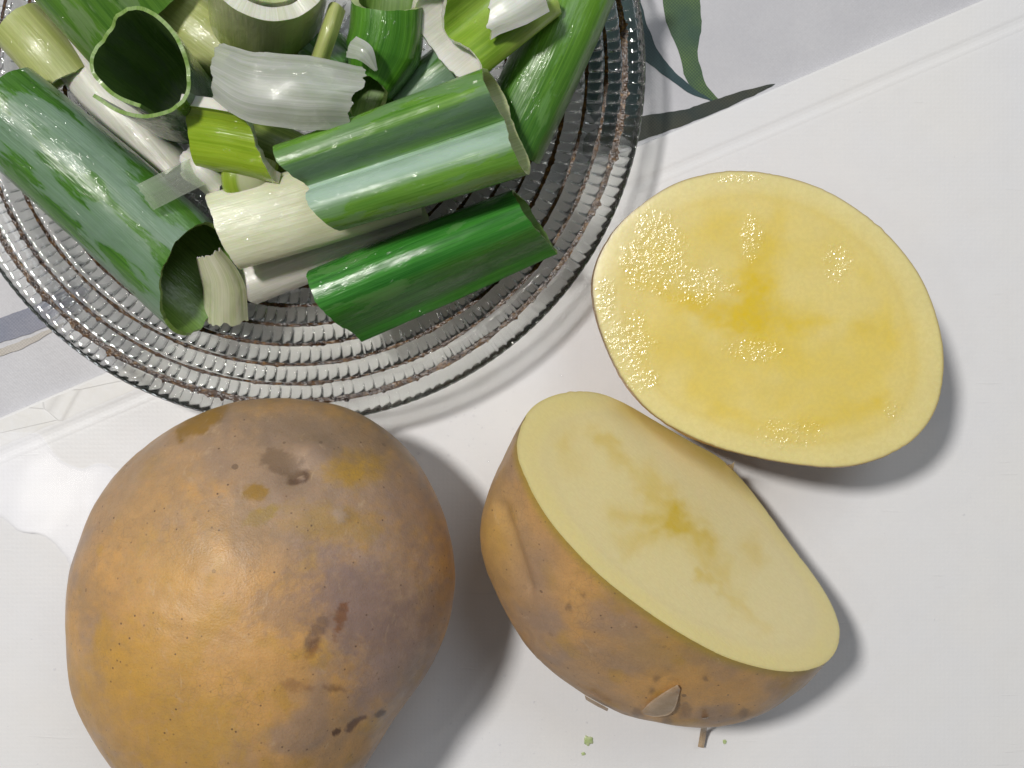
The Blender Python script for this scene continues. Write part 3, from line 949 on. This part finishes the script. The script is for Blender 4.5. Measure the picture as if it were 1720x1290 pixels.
# radius by angle about the centre
def polar(pts2, n):
    arr = sorted((math.atan2(y, x) % (2 * math.pi), math.hypot(x, y)) for x, y in pts2)
    arr = [(arr[-1][0] - 2 * math.pi, arr[-1][1])] + arr + [(arr[0][0] + 2 * math.pi, arr[0][1])]
    out, j = [], 0
    for i in range(n):
        a = 2 * math.pi * i / n
        while arr[j + 1][0] < a: j += 1
        f = (a - arr[j][0]) / max(1e-9, arr[j + 1][0] - arr[j][0])
        out.append(arr[j][1] + (arr[j + 1][1] - arr[j][1]) * f)
    # smooth
    return [sum(out[(i + q) % n] for q in range(-4, 5)) / 9 for i in range(n)]
NP, NR = 420, 230
RP = polar([(p.x - c3.x, p.y - c3.y) for p in ring3], NP)
PATCH = [  # photo px, radii px, angle, colour, strength, edge noise
    ((470, 770), 330, 130, 8, (0.40, 0.285, 0.205), 0.7, 0.5),
    ((655, 1010), 130, 230, -10, (0.38, 0.28, 0.235), 0.7, 0.6),  # cool mauve sheen of the right side, painted into the skin colour
    ((250, 850), 110, 140, 30, (0.47, 0.31, 0.17), 0.55, 0.7),
    ((230, 1180), 190, 170, 0, (0.58, 0.325, 0.07), 0.6, 0.7),
    ((432, 826), 24, 16, 0, (0.36, 0.20, 0.02), 0.85, 0.45),
    ((440, 868), 30, 14, -20, (0.42, 0.27, 0.012), 0.75, 0.6),
    ((340, 708), 46, 20, -35, (0.33, 0.18, 0.02), 0.85, 0.5),
    ((600, 785), 75, 42, -10, YEL, 0.75, 0.5),
    ((560, 880), 110, 40, 5, (0.46, 0.28, 0.04), 0.55, 0.6),
    ((600, 1020), 150, 95, 40, BRUISE, 0.75, 0.6),
    ((640, 1140), 90, 45, -50, (0.36, 0.26, 0.23), 0.7, 0.6),  # grey-lilac reflection of cool light along the lower right, painted in
    ((480, 1030), 90, 50, 10, (0.30, 0.20, 0.15), 0.5, 0.8),
    ((540, 730), 180, 50, 10, (0.28, 0.20, 0.15), 0.6, 0.7),
    ((690, 850), 60, 120, -15, (0.30, 0.21, 0.18), 0.5, 0.7),
    ((400, 880), 90, 60, 0, (0.33, 0.23, 0.145), 0.5, 0.8),
    ((525, 1085), 26, 10, -60, RED, 0.7, 0.8),
    ((575, 1035), 32, 10, -75, RED, 0.75, 0.8),
    ((535, 1060), 60, 14, -50, (0.12, 0.075, 0.06), 0.55, 1.2),
    ((597, 1214), 20, 7, -35, (0.10, 0.04, 0.025), 0.8, 0.7),
    ((566, 1228), 9, 5, -30, (0.09, 0.04, 0.02), 0.9, 0.5),
    ((640, 1197), 10, 6, -20, (0.10, 0.06, 0.04), 0.85, 0.5),
    ((560, 1155), 24, 10, 0, (0.16, 0.08, 0.045), 0.6, 0.9),
    ((500, 1150), 30, 18, 0, (0.24, 0.11, 0.05), 0.5, 0.9),
    ((503, 797), 20, 14, -20, (0.13, 0.075, 0.05), 0.9, 0.5),
    ((472, 776), 34, 22, 10, (0.22, 0.145, 0.09), 0.75, 0.6),  # shading of the eye pit, painted darker on its upper left
    ((508, 797), 6, 4, 0, (0.40, 0.28, 0.20), 0.9, 0.3),
    ((575, 866), 13, 14, 20, (0.42, 0.31, 0.23), 0.75, 0.8),
    ((300, 960), 90, 120, 20, (0.62, 0.36, 0.10), 0.5, 0.7),
    ((215, 1120), 90, 90, 0, (0.60, 0.34, 0.06), 0.55, 0.7),
    ((150, 1000), 40, 60, 0, (0.36, 0.24, 0.14), 0.5, 0.8),
    ((330, 1230), 130, 90, 0, (0.56, 0.33, 0.06), 0.5, 0.8),
]
def eyes(px, py):
    """surface relief: the eye pit and scab (cm, along the normal)"""
    d = math.hypot((px - 500) / 1.25, py - 793)
    h = -0.15 * math.exp(-(d / 28) ** 2) + 0.05 * math.exp(-(math.hypot(px - 509, (py - 797) * 1.3) / 8) ** 2)
    h += 0.07 * math.exp(-(math.hypot((px - 525) * 0.7, (py - 752) * 1.4) / 24) ** 2)
    h += 0.025 * math.exp(-(math.hypot(px - 576, py - 866) / 12) ** 4)
    h -= 0.03 * math.exp(-(math.hypot((px - 540) / 2, py - 1060) / 22) ** 2)
    h -= 0.03 * math.exp(-(math.hypot((px - 597) / 2, py - 1214) / 9) ** 2)
    return h
vs, fs, cols = [], [], []
for j in range(NR + 1):
    lat = math.pi * (j / NR - 0.5)
    cl, sl_ = math.cos(lat), math.sin(lat)
    for i in range(NP):
        a = 2 * math.pi * i / NP
        r = RP[i] * (cl ** 0.93)
        p = Vector((c3.x + r * math.cos(a), c3.y + r * math.sin(a), ZH + ZH * (abs(sl_) ** 1.0) * (1 if sl_ >= 0 else -1)))
        n = Vector((cl * math.cos(a), cl * math.sin(a), sl_ * 1.2)).normalized()
        p += n * (0.11 * fbm((p.x * 0.38, p.y * 0.35, p.z * 0.35 + 3), 2) + 0.012 * fbm((p.x * 1.8, p.y * 1.8, p.z * 1.8), 3))
        px, py = to_px(p)
        c = skin_col(p, 2.0)
        if p.z > 1.2:
            p += n * eyes(px, py)
            for (cc, rx, ry, ang, colr, stg, en) in PATCH:
                dx, dy = px - cc[0], py - cc[1]
                if abs(dx) > rx * 2.4 + ry * 2.4 or abs(dy) > rx * 2.4 + ry * 2.4: continue
                ca, sa = math.cos(math.radians(ang)), math.sin(math.radians(ang))
                u, w = (dx * ca + dy * sa) / rx, (-dx * sa + dy * ca) / ry
                d = math.hypot(u, w) + en * 0.6 * fbm((px / 26, py / 26, cc[0]), 4) + en * 0.45 * fbm((px / 9, py / 9, cc[1]), 3)
                hard = 0.75 if rx < 50 and stg >= 0.75 else 0.25
                c = mix3(c, colr, stg * (1 - sstep(hard, 1.15, d)))
        vs.append(p); cols.append(c)
for j in range(NR):
    for i in range(NP):
        k2 = (i + 1) % NP
        fs.append((j * NP + i, j * NP + k2, (j + 1) * NP + k2, (j + 1) * NP + i))
zmin = min(v.z for v in vs)
for v in vs: v.z -= zmin
whole = mesh_obj("potato", vs, fs, M_SKIN, None, (c3.x, c3.y, 0), cols=cols)
tag(whole, "whole unpeeled golden brown potato with grey blotches and a small eye", "potato", "potatoes on the cutting board")

# ---- half potatoes
def half_potato(face_px, pt, nrm, depth, label, flesh, core, colfun, seed, skew=(0, 0), power=2.2, relief=None, bulge=0.035):
    """face outline is met with the tilted cut plane; the rounded skin side lies behind it"""
    nrm = Vector(nrm).normalized()
    pts = catmull([ray_plane(a, b, pt, nrm) for a, b in face_px], 300, True)
    cen = sum(pts, Vector()) / len(pts)
    ux = Vector((0, 0, 1)).cross(nrm)
    ux = ux.normalized() if ux.length > 1e-4 else Vector((1, 0, 0))
    uy = nrm.cross(ux)
    loc = [((p - cen).dot(ux), (p - cen).dot(uy)) for p in pts]
    N = 320
    R = polar(loc, N)
    R = [r * (1 + 0.004 * fbm((i * 0.35, seed, 0), 3) * abs(fbm((i * 0.05, seed, 5), 2)) * 3) for i, r in enumerate(R)]
    # skin shell
    vs, fs, cols = [], [], []
    NJ = 110
    for j in range(NJ + 1):
        t = math.sin(0.5 * math.pi * j / NJ) if j < NJ else 1.0
        f = max(0.0, 1 - t ** power) ** (1 / power)
        f *= 1 + bulge * math.sin(math.pi * min(1, t * 1.4))
        for i in range(N):
            a = 2 * math.pi * i / N
            r = (R[i] + 0.0) * f
            p = cen + ux * (r * math.cos(a) + skew[0] * t) + uy * (r * math.sin(a) + skew[1] * t) - nrm * depth * t
            nn = (ux * math.cos(a) * f + uy * math.sin(a) * f - nrm * t).normalized()
            w = sstep(0, 0.25, t)
            p = p + nn * w * (0.06 * fbm((p.x * 0.5 + seed, p.y * 0.5, p.z * 0.5), 2) + 0.012 * fbm((p.x * 2, p.y * 2, p.z * 2), 3))
            px, py = to_px(p)
            if relief:
                p = p + nn * w * relief(px, py)
            vs.append(p)
            cols.append(colfun(p, px, py, t))
    for j in range(NJ):
        for i in range(N):
            k2 = (i + 1) % N
            fs.append((j * N + i, (j + 1) * N + i, (j + 1) * N + k2, j * N + k2))
    # cut face (flesh) with vascular ring and pith
    fv, ff, fc, wet = [], [], [], []
    NF = 90
    for j in range(NF + 1):
        rho = j / NF
        for i in range(N):
            a = 2 * math.pi * i / N
            rr = R[i] * rho
            p = cen + ux * rr * math.cos(a) + uy * rr * math.sin(a)
            dome = (0.02 + 0.012 * fbm((p.x * 0.7, p.y * 0.7, seed), 2)) * (1 - rho ** 14)
            p = p + nrm * dome
            px, py = to_px(p)
            fv.append(p)
            fc.append(core(px, py, rho, p))
            wet.append(wet1(px, py))
    for j in range(NF):
        for i in range(N):
            k2 = (i + 1) % N
            ff.append((j * N + i, (j + 1) * N + i, (j + 1) * N + k2, j * N + k2))
    dz = min(v.z for v in vs)
    root = empty("potato_half", (cen.x, cen.y, dz))
    tag(root, label, "potato", "potatoes on the cutting board")
    mesh_obj("skin", vs, fs, M_SKIN, root, (cen.x, cen.y, dz), cols=cols)
    mesh_obj("cut_face", fv, ff, flesh, root, (cen.x, cen.y, dz), cols=fc, floats={"wet": wet})
    return root, vs

def seg_d(px, py, a, b):
    ax_, ay, bx, by = a[0], a[1], b[0], b[1]
    dx, dy = bx - ax_, by - ay
    t = max(0, min(1, ((px - ax_) * dx + (py - ay) * dy) / (dx * dx + dy * dy)))
    return math.hypot(px - ax_ - t * dx, py - ay - t * dy), t

def arms(px, py, L):
    """L: list of (a, b, width at a, width at b, strength)"""
    s = 0
    wx = 17 * fbm((px / 40, py / 40, 1), 4); wy = 17 * fbm((px / 40, py / 40, 6), 4)
    for a, b, w0, w1, stg in L:
        d, t = seg_d(px + wx, py + wy, a, b)
        s = max(s, stg * (1 - 0.6 * t) * (0.9 + 0.3 * fbm((px / 22, py / 22, 3), 3)) * math.exp(-(d / (w0 + (w1 - w0) * t)) ** 2))
    return s

F1 = [(995, 480), (1003, 440), (1030, 390), (1070, 350), (1130, 310), (1190, 292), (1245, 287), (1310, 295), (1380, 317), (1440, 352), (1492, 395), (1540, 455),
      (1566, 510), (1581, 565), (1585, 620), (1573, 685), (1545, 728), (1505, 758), (1440, 781), (1385, 784), (1320, 777), (1250, 763), (1190, 745), (1130, 717),
      (1085, 685), (1045, 635), (1018, 580), (1002, 530)]
A1 = [((1262, 528), (1266, 440), 40, 24, 1.05), ((1272, 450), (1312, 350), 20, 22, 0.42), ((1250, 430), (1205, 370), 18, 24, 0.28), ((1255, 535), (1135, 505), 34, 18, 0.8),
      ((1125, 500), (1065, 465), 18, 22, 0.34), ((1270, 540), (1390, 545), 30, 14, 0.6), ((1440, 550), (1500, 560), 18, 24, 0.3), ((1262, 530), (1235, 560), 36, 30, 0.9),
      ((1300, 560), (1340, 610), 24, 18, 0.28), ((1180, 590), (1080, 610), 30, 24, 0.18), ((1470, 680), (1330, 725), 18, 18, 0.28), ((1200, 690), (1330, 720), 14, 14, 0.22)]
WET = [((1100, 430), 75, 95), ((1060, 580), 60, 75), ((1270, 590), 70, 30), ((1262, 400), 28, 60), ((1080, 640), 40, 30), ((1410, 440), 40, 55), ((1230, 300), 70, 12),
       ((1330, 730), 90, 40), ((1500, 690), 30, 30), ((1180, 480), 80, 50), ((1020, 500), 25, 60)]
def wet1(px, py):
    m = 0.0
    for (c, rx, ry) in WET:
        m = max(m, 1.15 * math.exp(-((px - c[0]) / rx) ** 2 - ((py - c[1]) / ry) ** 2))
    return m
def core1(px, py, rho, p):
    base = (0.83, 0.69, 0.24)
    c = mix3(base, (0.84, 0.73, 0.32), sstep(0.78, 0.95, rho))
    inner = (0.81, 0.635, 0.125)
    n = fbm((p.x * 0.9, p.y * 0.9, 2), 3)
    c = mix3(c, inner, 0.8 * (1 - sstep(0.70, 0.84, rho + 0.05 * n)) * sstep(-0.5, 0.5, n + 0.35 * (py - 520) / 250))
    ringm = math.exp(-((rho - 0.83 + 0.02 * n) / 0.025) ** 2)
    c = mix3(c, (0.75, 0.58, 0.12), 0.3 * ringm)
    c = mix3(c, (0.77, 0.555, 0.012), min(1, 1.7 * arms(px, py, A1)))
    return mix3(c, (0.28, 0.18, 0.07), sstep(0.986, 0.997, rho) * 0.85)
def col1(p, px, py, t):
    c = skin_col(p, 11.0)
    return mix3(c, (0.30, 0.24, 0.06), 0.6 * (1 - sstep(0.0, 0.05, t)))
half_potato(F1, P(1290, 536, 2.55), (-0.12, -0.02, 1.0), 2.5, "potato half with its wet yellow cut face turned straight up",
            M_FLESH_WET, core1, col1, 3.0)

F2 = [(868, 762), (870, 735), (888, 690), (920, 668), (960, 658), (1005, 660), (1050, 678), (1100, 707), (1160, 742), (1210, 770), (1250, 810), (1290, 862),
      (1335, 925), (1375, 978), (1404, 1030), (1411, 1065), (1402, 1098), (1375, 1120), (1330, 1128), (1280, 1122), (1215, 1102), (1140, 1062), (1070, 1015),
      (1010, 968), (960, 918), (920, 870), (888, 815)]
A2 = [((1130, 872), (1080, 795), 28, 18, 0.55), ((1130, 872), (1040, 868), 28, 18, 0.6), ((1130, 875), (1190, 912), 30, 22, 0.8), ((1180, 905), (1225, 990), 22, 22, 0.45),
      ((1130, 872), (1105, 838), 30, 20, 0.7), ((1130, 880), (1050, 915), 22, 18, 0.5), ((1000, 730), (1110, 830), 12, 12, 0.35), ((1180, 960), (1280, 1060), 10, 10, 0.35),
      ((950, 740), (960, 780), 24, 28, 0.22), ((1260, 930), (1250, 950), 24, 24, 0.3)]
def core2(px, py, rho, p):
    n = fbm((p.x * 0.9, p.y * 0.9, p.z), 3)
    c = mix3((0.94, 0.81, 0.43), (0.94, 0.80, 0.36), sstep(0.80, 0.92, rho + 0.03 * n))
    c = mix3(c, (0.84, 0.71, 0.36), 0.3 * math.exp(-((rho - 0.82 + 0.03 * n) / 0.03) ** 2))
    # yellower flesh along the upper edge
    d, _ = seg_d(px, py, (1060, 680), (1260, 800))
    c = mix3(c, (0.60, 0.46, 0.07), 0.75 * math.exp(-(d / 26) ** 2))
    c = mix3(c, (0.76, 0.54, 0.045), min(1, 1.7 * arms(px, py, A2)))
    return mix3(c, (0.66, 0.54, 0.16), sstep(0.98, 1.0, rho) * 0.5)
def col2(p, px, py, t):
    c = skin_col(p, 5.0)
    d = math.hypot((px - 1000) / 90, (py - 980) / 60)
    c = mix3(c, YEL, 0.4 * math.exp(-((px - 1130) / 90) ** 2 - ((py - 1090) / 40) ** 2))
    c = mix3(c, GREYB, 0.5 * math.exp(-((px - 905) / 40) ** 2 - ((py - 960) / 70) ** 2))
    c = mix3(c, (0.58, 0.35, 0.10), 0.8 * math.exp(-((px - 830) / 35) ** 2 - ((py - 900) / 90) ** 2))
    for (x, y, r) in ((1070, 1198, 12), (1120, 1210, 10), (1150, 1195, 14), (1250, 1198, 10), (1102, 1140, 7), (1185, 1140, 6), (990, 1205, 9), (1095, 1160, 6), (955, 1020, 8), (980, 1000, 6)):
        dd = math.hypot(px - x, py - y) / r + 0.5 * fbm((px / 7, py / 7, x), 2)
        c = mix3(c, (0.16, 0.10, 0.065), 0.6 * (1 - sstep(0.3, 1.3, dd)))
    return mix3(c, (0.42, 0.30, 0.04), 0.8 * (1 - sstep(0.0, 0.07, t)))
def relief2(px, py):
    d, t = seg_d(px, py, (842, 850), (885, 985))
    h = -0.09 * math.exp(-(d / 11) ** 2)
    h += 0.07 * math.exp(-((px - 822) / 22) ** 2 - ((py - 920) / 75) ** 2)
    h -= 0.05 * math.exp(-(math.hypot(px - 1150, py - 1190) / 16) ** 2)
    return h
h2, h2v = half_potato(F2, P(1140, 892, 3.2), (0.53, 0.59, 0.65), 3.6, "potato half tilted to show both its pale cut face and skin",
            M_FLESH_DRY, core2, col2, 8.0, power=2.7, skew=(-0.62, 0.34), bulge=0.0, relief=relief2)

# loose skin on the tilted half
H2P = [(to_px(v), v.z) for v in h2v]
def surf(px, py, lift):
    """point just above the skin of the tilted half"""
    zz = [z for (q, z) in H2P if abs(q[0] - px) < 9 and abs(q[1] - py) < 9]
    return (px, py, (max(zz) if zz else 0.9) + lift)
def flake(pts_px, z, name, parent, bulge=0.05, n=18):
    """thin peel of skin; four corner chain: two edges"""
    a, b = pts_px
    A = catmull([P(x, y, zz) for x, y, zz in a], n)
    B = catmull([P(x, y, zz) for x, y, zz in b], n)
    vs, fs = [], []
    K = 8
    for side in (0, 1):
        for i in range(n):
            for k in range(K + 1):
                f = k / K
                p = A[i].lerp(B[i], f)
                p.z += bulge * math.sin(math.pi * f) - 0.012 * side + 0.02 * fbm((p.x * 4, p.y * 4, 2))
                vs.append(p)
    W = K + 1
    o_ = n * W
    for i in range(n - 1):
        for k in range(K):
            q = (i * W + k, i * W + k + 1, (i + 1) * W + k + 1, (i + 1) * W + k)
            fs.append(q); fs.append(tuple(o_ + x for x in reversed(q)))
    for i in range(n - 1):
        for k in (0, K):
            fs.append((i * W + k, (i + 1) * W + k, o_ + (i + 1) * W + k, o_ + i * W + k))
    return mesh_obj(name, vs, fs, M_FLAKE, parent, tuple(parent["_org"]))
def m_flake():
    k = NT("peeled_skin")
    v = k.objcm()
    n = k.noise(v, 5, 4, 0.6)
    k.link(k.ramp(n, [(0.3, (0.36, 0.245, 0.15)), (0.7, (0.50, 0.365, 0.25))]), k.b.inputs["Base Color"])
    k.b.inputs["Roughness"].default_value = 0.5
    k.b.inputs["Subsurface Weight"].default_value = 0.3
    k.b.inputs["Subsurface Radius"].default_value = (0.002, 0.0012, 0.0008)
    k.b.inputs["Subsurface Scale"].default_value = 1.0
    k.link(k.bump(n, 0.02, 0.6), k.b.inputs["Normal"])
    return k.m
M_FLAKE = m_flake()
flake(([surf(1078, 1194, 0.01), surf(1092, 1180, 0.015), surf(1114, 1164, 0.02), surf(1138, 1150, 0.01)], [surf(1082, 1200, 0.015), surf(1104, 1204, 0.04), surf(1130, 1196, 0.07), surf(1143, 1158, 0.02)]), 0, "skin_flap", h2, 0.03)
flake(([surf(1180, 1206, 0.01), (1177, 1226, 0.55), (1172, 1254, 0.16)], [surf(1190, 1204, 0.01), (1187, 1226, 0.55), (1182, 1256, 0.16)]), 0, "skin_flap", h2, 0.02)
flake(([surf(982, 1168, 0.015), surf(1000, 1178, 0.03), surf(1022, 1190, 0.01)], [surf(984, 1175, 0.015), surf(1001, 1185, 0.05), surf(1020, 1195, 0.015)]), 0, "skin_flap", h2, 0.01)
flake(([surf(1216, 778, 0.01), surf(1222, 780, 0.03), surf(1228, 780, 0.05)], [surf(1226, 792, 0.01), surf(1231, 790, 0.04), (1234, 776, 3.2)]), 0, "skin_flap", h2, 0.01)

# ================================================================== SMALL BITS ON THE BOARD
def m_crumb():
    k = NT("leek_crumb")
    n = k.noise(k.objcm(), 9, 3)
    k.link(k.ramp(n, [(0.35, (0.42, 0.55, 0.22)), (0.7, (0.62, 0.68, 0.42))]), k.b.inputs["Base Color"])
    k.b.inputs["Roughness"].default_value = 0.3
    return k.m
M_CRUMB = m_crumb()
def crumb(px, py, r, label, seed):
    c = P(px, py, 0)
    vs, fs = [], []
    n, m_ = 22, 7
    for j in range(m_ + 1):
        f = j / m_
        for i in range(n):
            a = 2 * math.pi * i / n
            rr = r * math.cos(f * math.pi / 2) * (1 + 0.5 * fbm((math.cos(a) * 1.6 + seed, math.sin(a) * 1.6, f), 3))
            vs.append((c.x + rr * math.cos(a), c.y + rr * math.sin(a), 0.004 + r * 0.35 * math.sin(f * math.pi / 2)))
    for j in range(m_):
        for i in range(n):
            fs.append((j * n + i, j * n + (i + 1) % n, (j + 1) * n + (i + 1) % n, (j + 1) * n + i))
    fs.append([i for i in range(n)][::-1])
    o = mesh_obj("leek_crumb", vs, fs, M_CRUMB, None, (c.x, c.y, 0))
    tag(o, label, "crumb", "green crumbs on the board")
crumb(988, 1244, 0.095, "larger pale green crumb on the board below the tilted potato half", 1)
crumb(980, 1266, 0.04, "tiny green speck nearest the bottom edge of the board", 2)
crumb(1217, 1246, 0.05, "small green crumb to the right of the hanging skin shred", 3)

# fine water beads scattered on the board and along the wet leek
def m_bead():
    k = NT("water_bead")
    k.n.remove(k.b)
    fr = k.new("ShaderNodeFresnel"); fr.inputs["IOR"].default_value = 1.4
    tr = k.new("ShaderNodeBsdfTransparent"); tr.inputs[0].default_value = (0.97, 0.97, 0.98, 1)
    gl = k.new("ShaderNodeBsdfGlossy"); gl.inputs["Roughness"].default_value = 0.04
    mx = k.new("ShaderNodeMixShader")
    k.link(fr.outputs[0], mx.inputs[0]); k.link(tr.outputs[0], mx.inputs[1]); k.link(gl.outputs[0], mx.inputs[2])
    k.link(mx.outputs[0], k.out.inputs["Surface"])
    return k.m
M_BEAD = m_bead()
vs, fs = [], []
def bead(c, r):
    base = len(vs)
    n, m_ = 10, 4
    e = random.uniform(0.6, 1.0); rot = random.uniform(0, 3.14)
    for j in range(m_ + 1):
        f = j / m_ * math.pi / 2
        for i in range(n):
            a = 2 * math.pi * i / n
            x, y = r * math.cos(f) * math.cos(a), r * e * math.cos(f) * math.sin(a)
            vs.append((c[0] + x * math.cos(rot) - y * math.sin(rot), c[1] + x * math.sin(rot) + y * math.cos(rot), 0.003 + r * 0.28 * math.sin(f)))
    for j in range(m_):
        for i in range(n):
            fs.append((base + j * n + i, base + j * n + (i + 1) % n, base + (j + 1) * n + (i + 1) % n, base + (j + 1) * n + i))
for cxp, cyp, sx, sy, cnt in ((760, 740, 70, 45, 110), (900, 1240, 70, 40, 40), (960, 1150, 60, 60, 14), (1150, 250, 90, 60, 18), (1300, 250, 200, 90, 18),
                              (780, 1230, 60, 40, 30), (860, 660, 60, 40, 40), (60, 1080, 60, 80, 25), (1560, 900, 110, 200, 14)):
    for _ in range(cnt // 2):
        px = random.gauss(cxp, sx); py = random.gauss(cyp, sy)
        q = P(px, py, 0)
        if (q - e0).dot(EN) < 1.1: continue
        bead((q.x, q.y), random.choice((0.010, 0.014, 0.018, 0.03)))
beads = mesh_obj("water_beads", vs, fs, M_BEAD, None)
tag(beads, "fine scattered water beads on the white cutting board", "water", kind="stuff")

for o in bpy.data.objects:
    if "_org" in o:
        del o["_org"]
